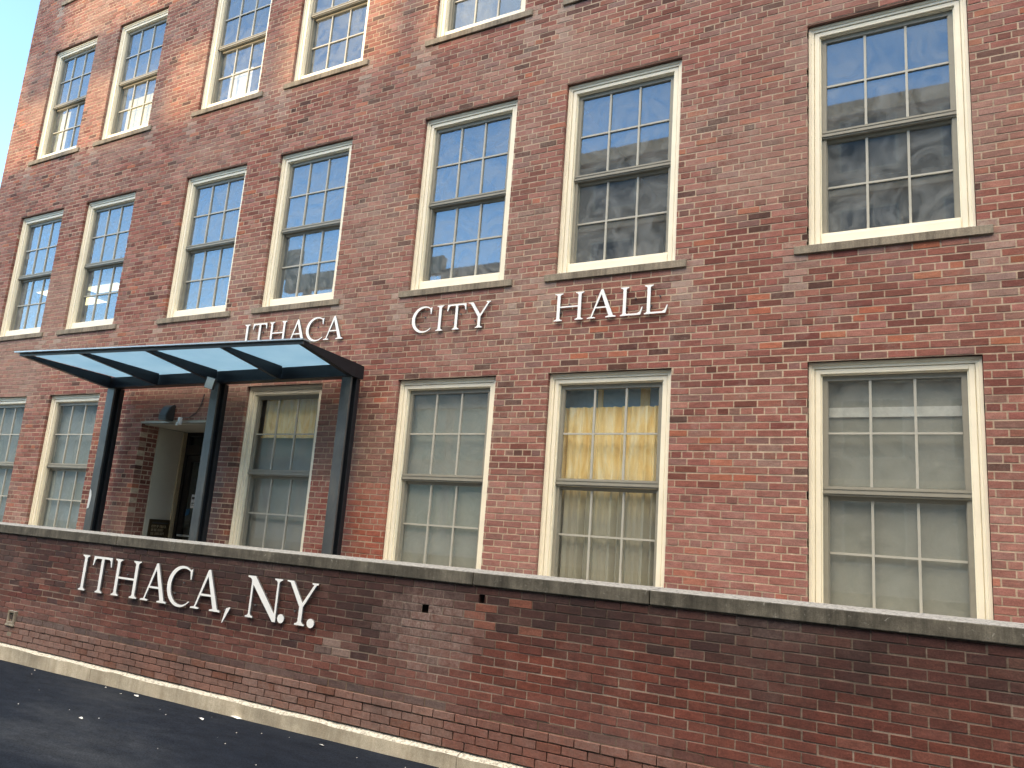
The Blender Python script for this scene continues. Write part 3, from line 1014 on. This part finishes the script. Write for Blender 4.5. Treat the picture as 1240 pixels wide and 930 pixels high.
gx = [-700, -200, -60, -30] + [-16 + i * .5 for i in range(53)] + [14, 20, 60, 200, 700]
gy = [-700, -200, -60, -24, -12, -8, -5, -4, -3, -2.4, -2, -1.8, PY + .3]
for x0, x1 in zip(gx, gx[1:]):
    for y0, y1 in zip(gy, gy[1:]):
        mb.face([(x0, y0, gz(x0, y0)), (x1, y0, gz(x1, y0)), (x1, y1, gz(x1, y1)), (x0, y1, gz(x0, y1))])
tag(mb.build('street', M['asphalt']), kind='structure')
mb = MB()
mb.face([(-700, PY + .3, -.4), (700, PY + .3, -.4), (700, 700, -.4), (-700, 700, -.4)])
tag(mb.build('ground', M['path']), kind='structure')
mb = MB()
mb.box(WX0 + .1, WX1 - .1, PY + .292, .004, -.3, .76)
mb.box(DX0 - .1, DX1 + .1, .008, 3, -.3, .762)
tag(mb.build('entrance_path', M['path']), kind='structure')

# litter on the asphalt
for i, (x, y, s, asp, lab) in enumerate([
        (-4.73, -1.645, .055, 1.6, 'white paper scrap lying on the asphalt nearest the kerb'),
        (-4.885, -1.90, .040, 1.3, 'crumpled white paper bit on the asphalt below the letter N'),
        (-6.07, -1.72, .028, 1.4, 'tiny pale paper bit on the asphalt below the first letter A'),
        (-3.53, -1.80, .032, 1.1, 'chip of white litter on the asphalt at the lower middle edge'),
        (-5.57, -2.61, .030, 1.2, 'pale crumb of litter alone in the darker asphalt at lower left')]):
    mb = MB()
    r = random.Random(i)
    n = 7
    ang = [2 * math.pi * k / n for k in range(n)]
    pts = [(x + s * asp * r.uniform(.6, 1) * math.cos(a), y + s * .6 * r.uniform(.6, 1) * math.sin(a), sl(x) + .006 + r.uniform(0, .014)) for a in ang]
    c = (x, y, sl(x) + .016 + r.uniform(0, .01))
    for k in range(n): mb.face([c, pts[k], pts[(k + 1) % n]])
    tag(mb.build('paper_scrap', M['paper']), lab, 'litter', 'bits of white litter on the asphalt')
mb = MB()
r = random.Random(5)
for k in range(36):
    x = r.uniform(-9, -1.5)
    y = PY - .06 - abs(r.gauss(0, .55)) if r.random() < .8 else r.uniform(-4, PY - .1)
    s = r.uniform(.002, .006) * (1.6 if r.random() < .1 else 1)
    z = sl(x)
    p = [(x + s * r.uniform(-1.3, -.4), y - s, z), (x + s, y - s * .5, z), (x + s * .3, y + s, z), (x, y, z + s * 1.1)]
    for q in ((0, 1, 3), (1, 2, 3), (2, 0, 3)): mb.face([p[i] for i in q])
tag(mb.build('grit', M['patch'], recalc=False), 'loose pale grit scattered on the asphalt along the kerb', 'grit', None, 'stuff')


# ------------------------------------------------------------------ letters
def arc(cx, cz, rx, rz, a0, a1, n=22):
    return [(cx + rx * math.cos(math.radians(a0 + (a1 - a0) * i / n)), cz + rz * math.sin(math.radians(a0 + (a1 - a0) * i / n))) for i in range(n + 1)]


TS, TN, SF, SL = .118, .052, .042, .095      # stem, thin, serif height, serif reach


def stem(x, z0=0, z1=1, w=TS, bot=True, top=True):
    """vertical stem with bracketed slab serifs, as one outline"""
    a, b = x - w / 2, x + w / 2
    o = []
    if bot: o += [(a, z0 + SF + .05), (a - .03, z0 + SF + .01), (a - SL, z0 + SF - .012), (a - SL, z0), (b + SL, z0), (b + SL, z0 + SF - .012), (b + .03, z0 + SF + .01), (b, z0 + SF + .05)]
    else: o += [(a, z0), (b, z0)]
    if top: o += [(b, z1 - SF - .05), (b + .03, z1 - SF - .01), (b + SL, z1 - SF + .012), (b + SL, z1), (a - SL, z1), (a - SL, z1 - SF + .012), (a - .03, z1 - SF - .01), (a, z1 - SF - .05)]
    else: o += [(b, z1), (a, z1)]
    return o


def glyph(ch):
    """list of outlines (cap height 1) and advance width"""
    if ch == 'I': return [stem(.25)], .5
    if ch == 'H':
        return [stem(.22), stem(1.01), [(.22 + TS / 2 - .004, .47), (1.01 - TS / 2 + .004, .47), (1.01 - TS / 2 + .004, .47 + TN), (.22 + TS / 2 - .004, .47 + TN)]], 1.23
    if ch == 'T':
        bar = [(0, .74), (.035, .74), (.085, .90), (.15, 1 - SF - .02), (.72, 1 - SF - .02), (.785, .90), (.835, .74), (.87, .74), (.855, 1), (.015, 1)]
        return [stem(.435, 0, 1 - SF - .018, top=False), bar], .87
    if ch == 'L':
        return [stem(.22), [(.22 + TS / 2 + SL - .005, 0), (.82, 0), (.90, .27), (.865, .27), (.79, .11), (.70, SF + .018), (.22 + TS / 2 - .004, SF + .018), (.22 + TS / 2 - .004, .002)]], .9
    if ch == 'A':
        W_ = 1.12
        thin = [(.17, SF), (.225, SF), (.575, .90), (.54, 1.0), (.525, 1.0)]
        thick = [(.575, 1.015), (.525, 1.0), (.51, .955), (.845, SF - .002), (1.005, SF - .002), (.605, 1.015)]
        cross = [(.315, .345), (.745, .345), (.722, .345 + TN), (.338, .345 + TN)]
        f1 = [(.05, 0), (.35, 0), (.35, SF - .012), (.26, SF + .01), (.14, SF + .01), (.05, SF - .012)]
        f2 = [(.73, 0), (1.10, 0), (1.10, SF - .012), (1.03, SF + .012), (.82, SF + .012), (.73, SF - .012)]
        return [thin, thick, cross, f1, f2], W_
    if ch == 'C':
        o = arc(.56, .5, .54, .53, 48, 315, 34)
        i = arc(.62, .5, .455, .468, 312, 52, 34)
        head = [(.965, .965), (.925, .70), (.885, .70)]
        # outer arc (upper right to lower right), inner arc back, then the upper serif
        return [[(.935, .98)] + o[1:] + i[:-1] + [(.885, .70), (.92, .70)]], .96
    if ch == 'N':
        l = stem(.17, w=TN * 1.15, top=False)
        r_ = stem(1.02, w=TN * 1.15, bot=False)
        d = [(0.0, 1), (0.0, .965), (.09, .94), (.136, .90), (.136, .86), (.955, -.02), (1.055, -.02), (1.055, .10), (.25, 1)]
        return [l, [(.984, .05)] + r_[1:-0 or None][1:] if False else r_, d], 1.19
    if ch == 'Y':
        s = stem(.52, 0, .44, top=False)
        a = [(.4525, .435), (.10, .955), (-.01, .975), (-.01, 1), (.21, 1), (.585, .47), (.5875, .435)]
        b = [(.5875, .436), (.545, .505), (.86, .955), (.80, .972), (.80, 1), (1.0, 1), (.99, .968), (.935, .95)]
        return [s, a, b], .99
    if ch == '.': return [arc(.10, .085, .105, .105, 0, 345, 20)], .21
    if ch == ',': return [[(.10, -.24), (.14, -.22), (.36, .17), (.21, .13)]], .36
    raise KeyError(ch)


def letter(ch, x, z, h, sx, y0, depth, stand, mats, label, cat, group, lean=0.0):
    polys, adv = glyph(ch)
    root = MB()
    # faces of one glyph may overlap where strokes meet: step each stroke 0.4 mm so no two lie in one plane
    for i, poly in enumerate(polys):
        pts = [(a * h * sx, b * h) for a, b in poly]
        d = .0004 * i
        A = [(a, y0 - stand - depth - d, b) for a, b in pts]
        B = [(a, y0 - stand + d, b) for a, b in pts]
        root.face(A, 0); root.face(B[::-1], 1)
        k = len(pts)
        for q in range(k):
            r_ = (q + 1) % k
            root.face([A[r_], A[q], B[q], B[r_]], 1)
    # two mounting pins
    for px_, pz_ in ((.3, .3), (.6, .6)) if adv > .7 else ((.2, .2), (.25, .7)) if adv > .45 else ((.12, .08),):
        root.box(px_ * h * sx - .006, px_ * h * sx + .006, y0 - stand - .004, y0 + .004, pz_ * h - .006, pz_ * h + .006, 1)
    o = root.build({'.': 'full_stop', ',': 'comma'}.get(ch, 'letter'), mats)
    o.location = (x, 0, z)
    return tag(o, label, cat, group)


ORD = ['first', 'second', 'third', 'fourth', 'fifth', 'sixth']


def word(chars, h, zb, mats, y0, depth, stand, place, group):
    for ch, x0, x1, lab in chars:
        adv = glyph(ch)[1]
        letter(ch, x0, zb, h, (x1 - x0) / (adv * h), y0, depth, stand, mats, lab, 'letter' if ch.isalpha() else 'punctuation mark', group)


FM, SM = [M['white'], M['ledge']], [M['silver'], M['ledge']]
g1 = 'white letters reading ITHACA CITY HALL on the facade'
word([('I', -7.29, -7.13, 'white letter I starting the word above the canopy'),
      ('T', -7.10, -6.835, 'white letter T of the word above the canopy'),
      ('H', -6.805, -6.455, 'white letter H of the word above the canopy'),
      ('A', -6.445, -6.105, 'white letter A before the C in the word above the canopy'),
      ('C', -6.125, -5.815, 'white letter C of the word above the canopy'),
      ('A', -5.82, -5.475, 'white letter A ending the word above the canopy')], .303, ZO - 2.803, FM, 0, .015, .016, '', g1)
word([('C', -4.432, -4.137, 'white letter C starting the word CITY on the facade'),
      ('I', -4.102, -3.948, 'white letter I of the word CITY on the facade'),
      ('T', -3.928, -3.668, 'white letter T of the word CITY on the facade'),
      ('Y', -3.640, -3.348, 'white letter Y ending the word CITY on the facade')], .303, ZO - 2.803, FM, 0, .015, .016, '', g1)
word([('H', -2.565, -2.185, 'white letter H starting the word HALL on the facade'),
      ('A', -2.175, -1.835, 'white letter A of the word HALL on the facade'),
      ('L', -1.815, -1.555, 'white letter L just after the A in the word HALL'),
      ('L', -1.560, -1.295, 'white letter L ending the word HALL on the facade')], .303, ZO - 2.803, FM, 0, .015, .016, '', g1)
g2 = 'silver letters reading ITHACA, N.Y. on the boundary wall'
word([('I', -7.565, -7.365, 'silver letter I starting the sign on the boundary wall'),
      ('T', -7.325, -6.985, 'silver letter T of the sign on the boundary wall'),
      ('H', -6.955, -6.465, 'silver letter H of the sign on the boundary wall'),
      ('A', -6.445, -6.000, 'silver letter A before the C on the boundary wall'),
      ('C', -6.035, -5.655, 'silver letter C of the sign on the boundary wall'),
      ('A', -5.650, -5.190, 'silver letter A before the comma on the boundary wall'),
      (',', -5.195, -5.055, 'silver comma after the word ITHACA on the boundary wall'),
      ('N', -4.865, -4.390, 'silver letter N of the sign on the boundary wall'),
      ('.', -4.420, -4.335, 'silver full stop between the N and the Y'),
      ('Y', -4.345, -3.960, 'silver letter Y of the sign on the boundary wall'),
      ('.', -4.050, -3.960, 'silver full stop ending the sign on the boundary wall')], .385, ZO - 6.005, SM, PY, .016, .016, '', g2)


# ------------------------------------------------------------------ shades, painted reflections and lamps behind the panes
def shade(x0, x1, z0, z1, y, mat, label, fold=0, amp=.006):
    mb = MB()
    n = 60 if fold else 8
    pts = []
    for i in range(n + 1):
        u = x0 + (x1 - x0) * i / n
        pts.append((u, y + (amp * math.sin(i / n * fold * 2 * math.pi) + amp * .7 * math.sin(i / n * fold * 4.7 + 1) if fold else 0)))
    for (a, ya), (b, yb) in zip(pts, pts[1:]):
        mb.face([(a, ya, z0), (b, yb, z0), (b, yb, z1), (a, ya, z1)])
    mb.box(x0, x1, y - .018, y + .018, z0 - .022, z0 - .001)
    return tag(mb.build('gold_reflection' if fold else 'roller_shade_or_reflection', mat, recalc=False), label, 'curtain' if fold else 'shade')  # the folded sheets are painted gold reflections, not cloth


Z1 = HEAD[1]
ORDN = {'A': 'blue grey roller shade in the leftmost ground floor window', 'B': 'blue grey roller shade in the window left of the canopy posts',
        'D': 'grey roller shade in the window under the canopy right of the door', 'E': 'grey brown roller shade in the window below the word CITY',
        'G': 'taupe roller shade in the rightmost ground floor window'}
for c, mat, top in (('A', 'shade_blue', 0), ('B', 'shade_blue', 0), ('D', 'shade_grey', -.62), ('E', 'shade_warm', 0), ('G', 'shade_warm', 0)):
    shade(XC[c] + .02, XC[c] + W - .02, Z1 - 2.16, Z1 + top - .01, .215 if c in 'ABEG' else .250, M[mat], ORDN[c])
hb_ = MB(); hb_.box(XC['G'] + .03, XC['G'] + W - .03, .196, .2135, Z1 - .47, Z1 - .385)
o = hb_.build('hem_bar', M['pale']); o.parent = bpy.data.objects['roller_shade_or_reflection.004']
shade(XC['F'] + .02, XC['F'] + W - .02, Z1 - 2.10, Z1 - .33, .236, M['reflection'], 'painted gold reflection behind the window below the word HALL', 15, .020)  # folded sheet carrying the painted reflection of a sunlit wall
gd = bpy.data.objects['gold_reflection']
mb = MB()  # blue strip paints the sky reflected above the gold
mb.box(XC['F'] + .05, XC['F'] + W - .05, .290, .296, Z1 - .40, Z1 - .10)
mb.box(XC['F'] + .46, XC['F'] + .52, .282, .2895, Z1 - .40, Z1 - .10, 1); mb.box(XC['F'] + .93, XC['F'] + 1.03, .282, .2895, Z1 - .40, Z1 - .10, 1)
o = mb.build('sky_reflection', [M['sky_strip'], M['reflection']]); o.parent = gd
shade(XC['D'] + .15, XC['D'] + W - .02, Z1 - .64, Z1 - .10, .225, M['reflection'], 'gold reflection painted in at the top of the window under the canopy', 12, .012)  # gold sheet paints a warm reflection in the upper panes


Z3 = HEAD[3]  # pale sheets painting reflections of sunlit buildings in the upper panes
shade(XC['B'] + .30, XC['B'] + 1.02, Z3 - 2.12, Z3 - 1.42, .235, M['pale_yellow'], 'pale yellow painted reflection low in the second upper window from the left')
shade(XC['A'] + .16, XC['A'] + .50, Z3 - 2.12, Z3 - 1.22, .235, M['pale_yellow'], 'pale yellow painted reflection low in the uppermost leftmost window')
shade(XC['C'] + .35, XC['C'] + .85, Z3 - 2.12, Z3 - 1.55, .235, M['pale'], 'whitish painted reflection low in the third upper window from the left')


def lamp(x, y, z, w, d, mat, label, tilt=0):
    e = empty('ceiling_light', (x, y, z))
    tag(e, label, 'ceiling light', 'lit ceiling lights inside the upper floors')
    mb = MB(); mb.box(-w / 2, w / 2, -d / 2, d / 2, 0, .05)
    o = mb.build('housing', M['paper']); o.parent = e
    mb = MB(); mb.box(-w / 2 + .02, -.01, -d / 2 + .02, d / 2 - .02, -.012, -.001); mb.box(.01, w / 2 - .02, -d / 2 + .02, d / 2 - .02, -.012, -.001)
    o = mb.build('diffuser', mat); o.parent = e
    for hx_ in (-w / 2 + .1, w / 2 - .1):
        mb = MB(); mb.tube([(hx_, 0, .05), (hx_, 0, HEAD[2] + .34 - z)], .006, 6)
        o = mb.build('hanger', M['sash']); o.parent = e


lamp(-15.6 + 2.1, 1.1, ZO - .98 - .2, .9, .9, M['lamp_on'], 'lit ceiling light seen in the leftmost second floor window')
lamp(-12.6, 1.2, ZO - 1.05, 1.1, .35, M['lamp_on2'], 'long lit ceiling light seen in the second window from the left')


# ------------------------------------------------------------------ buildings across the street (mirrored in the panes)
def block(name, label, x0, x1, y0, y1, z1, wallm, winm, bay, storey, wfrac=.55, hfrac=.55, base=1.0, trim=None):
    e = empty(name, ((x0 + x1) / 2, y1, 0)); tag(e, label, 'building')
    L = Vector(e.location)
    def bb(mb, n, m):
        o = mb.build(n, m); o.parent = e; o.matrix_parent_inverse = Matrix.Translation(-L)
    mb = MB(); mb.box(x0, x1, y0, y1, -.6, z1); bb(mb, 'wall', wallm)
    mb = MB(); proto_w = None
    nx = max(1, int((x1 - x0) / bay)); b = (x1 - x0) / nx
    z = base
    while z + storey * .9 < z1:
        for i in range(nx):
            u = x0 + b * (i + .5)
            if proto_w is None:
                mb.box(-b * wfrac / 2, b * wfrac / 2, -.02, .006, 0, storey * hfrac)
                ring(mb, -b * wfrac / 2 - .06, b * wfrac / 2 + .06, -.06, storey * hfrac + .06, .06, .06, .06, .0, .03, 1)
                wo = proto_w = mb.build('window', [winm, M['city_stone']])
            else:
                wo = proto_w.copy(); col.objects.link(wo)
            wo.parent = e; wo.location = (u - L.x, 0, z + storey * .25)
        z += storey
    mb = MB()
    z = base + storey
    while z < z1 - .5:
        mb.box(x0 - .05, x1 + .05, y1 + .001, y1 + .16, z - .12, z + .12); z += storey
    mb.box(x0 - .15, x1 + .15, y1 + .001, y1 + .35, z1 - .55, z1 - .002)
    bb(mb, 'cornice', trim or M['city_stone'])
    return e


YB = -22.0
block('office_building', 'tall brick office block across the street mirrored in the right windows', -16.6, 34, YB - 14, YB, 18.9, M['city_brick'], M['city_glass'], 3.2, 3.6, trim=M['city_sunlit'])
block('glass_building', 'teal glazed office block across the street under an added sun blocker', -32.5, -16.8, YB - 12, YB, 12.75, M['city_stone'], M['city_teal'], 2.2, 3.3, .82, .7)
# added unseen roof blocker: low sun reaches the facade only through its open strip
lg = empty('roof_sun_blocker', (-24, YB, 12.76)); tag(lg, 'added sun blocker with an open slot above the teal glazed block', 'sun blocker')
LL = Vector(lg.location)


def lb(mb, n, m=None):
    o = mb.build(n, m or M['city_stone']); o.parent = lg; o.matrix_parent_inverse = Matrix.Translation(-LL)


mb = MB(); mb.box(-31.2, -20.6, YB - .6, YB - .2, 14.35, 15.25)
mb.box(-32.5, -30.4, YB - .6, YB - .2, 15.252, 16.8); lb(mb, 'beam')
mb = MB(); mb.box(-20.59, -16.9, YB - 4, YB - .2, 12.76, 14.5); lb(mb, 'blocker_end', M['city_brick'])  # added solid end, keeps low sun off the facade
for x in (-29.6, -27.0, -24.4, -21.8):
    mb = MB(); mb.box(x - .16, x + .16, YB - .56, YB - .24, 12.76, 14.348); lb(mb, 'column')
block('far_house_row', 'low pale building far down the street mirrored in the left windows', -95, -34, YB - 20, YB - 6, 10.5, M['city_stone'], M['city_glass'], 4, 3.2)

# ------------------------------------------------------------------ light
CLO, CHI, CSTR = .54, .76, 8.3
EL = math.radians(10)
S = Vector((-.6, -.8, 0)) * math.cos(EL) + Vector((0, 0, math.sin(EL)))
sun = bpy.data.lights.new('sun', 'SUN'); sun.energy = 5; sun.angle = math.radians(1.0); sun.color = (1.0, .72, .38)
so = bpy.data.objects.new('sun', sun); col.objects.link(so)
so.rotation_euler = (-S).to_track_quat('-Z', 'Y').to_euler()
so.location = S * 60
w = bpy.data.worlds.new('World'); sc.world = w; w.use_nodes = True
nt = w.node_tree
sky = nt.nodes.new('ShaderNodeTexSky'); sky.sky_type = 'NISHITA'; sky.sun_disc = False
sky.sun_elevation = EL; sky.sun_rotation = math.atan2(S.x, S.y)
sky.altitude = 200; sky.air_density = 1.0; sky.dust_density = 0.0; sky.ozone_density = 2.0
bg = nt.nodes['Background']; bg.inputs['Strength'].default_value = .75
# added, unseen bank of bright cloud over the street lights the shaded front softly from above
tc = nt.nodes.new('ShaderNodeTexCoord')
sp = nt.nodes.new('ShaderNodeSeparateXYZ'); nt.links.new(tc.outputs['Generated'], sp.inputs[0])


def wmath(op, a, b=None, c=None, clamp=False):
    m = nt.nodes.new('ShaderNodeMath'); m.operation = op; m.use_clamp = clamp
    for i, v in enumerate((a, b, c)):
        if v is None: continue
        if isinstance(v, (int, float)): m.inputs[i].default_value = v
        else: nt.links.new(v, m.inputs[i])
    return m.outputs[0]


def wsmooth(v, lo, hi):
    m = nt.nodes.new('ShaderNodeMapRange'); m.interpolation_type = 'SMOOTHSTEP'
    m.inputs['From Min'].default_value = lo; m.inputs['From Max'].default_value = hi
    nt.links.new(v, m.inputs['Value'])
    return m.outputs['Result']


cn = nt.nodes.new('ShaderNodeTexNoise'); cn.inputs['Scale'].default_value = 2.2; cn.inputs['Detail'].default_value = 5
nt.links.new(tc.outputs['Generated'], cn.inputs['Vector'])
up = wsmooth(wmath('MULTIPLY_ADD', cn.outputs['Fac'], .16, wmath('SUBTRACT', sp.outputs['Z'], .08)), CLO, CHI)
front = wsmooth(wmath('MULTIPLY', sp.outputs['Y'], -1.0), -.10, .30)
cm = wmath('MULTIPLY', up, front)
fill_cloud = nt.nodes.new('ShaderNodeBackground'); fill_cloud.inputs['Color'].default_value = (1.0, .87, .70, 1); fill_cloud.inputs['Strength'].default_value = CSTR
ws = nt.nodes.new('ShaderNodeMixShader')
nt.links.new(sky.outputs[0], bg.inputs['Color'])
nt.links.new(cm, ws.inputs[0]); nt.links.new(bg.outputs[0], ws.inputs[1]); nt.links.new(fill_cloud.outputs[0], ws.inputs[2])
nt.links.new(ws.outputs[0], nt.nodes['World Output'].inputs['Surface'])

# ------------------------------------------------------------------ camera
RT = ((0.8695082163620856, 0.48844563759184406, 0.07332339869592343), (-0.49284582160880763, 0.8482278416098542, 0.19393948757441645), (0.03253394844717941, -0.20476910859645026, 0.9782694691970364))
cd = bpy.data.cameras.new('camera'); cd.sensor_width = 36; cd.lens = 948.0355 / 1240 * 36; cd.clip_start = .05; cd.clip_end = 2000
co = bpy.data.objects.new('camera', cd); col.objects.link(co)
r, f, u = (Vector(q) for q in RT)
co.matrix_world = Matrix(((r.x, u.x, -f.x, 1.14179175), (r.y, u.y, -f.y, -7.15140845), (r.z, u.z, -f.z, ZO - 5.09325708), (0, 0, 0, 1)))
sc.camera = co

sc.render.engine = 'CYCLES'
cy = sc.cycles
cy.use_denoising = True
try:
    cy.denoiser = 'OPENIMAGEDENOISE'; cy.denoising_input_passes = 'RGB_ALBEDO_NORMAL'; cy.denoising_prefilter = 'ACCURATE'
except Exception: pass
cy.max_bounces = 8; cy.diffuse_bounces = 4; cy.glossy_bounces = 4; cy.transmission_bounces = 6; cy.transparent_max_bounces = 12
cy.sample_clamp_indirect = 6
sc.view_settings.view_transform = 'Standard'; sc.view_settings.look = 'None'; sc.view_settings.exposure = 0; sc.view_settings.gamma = 1
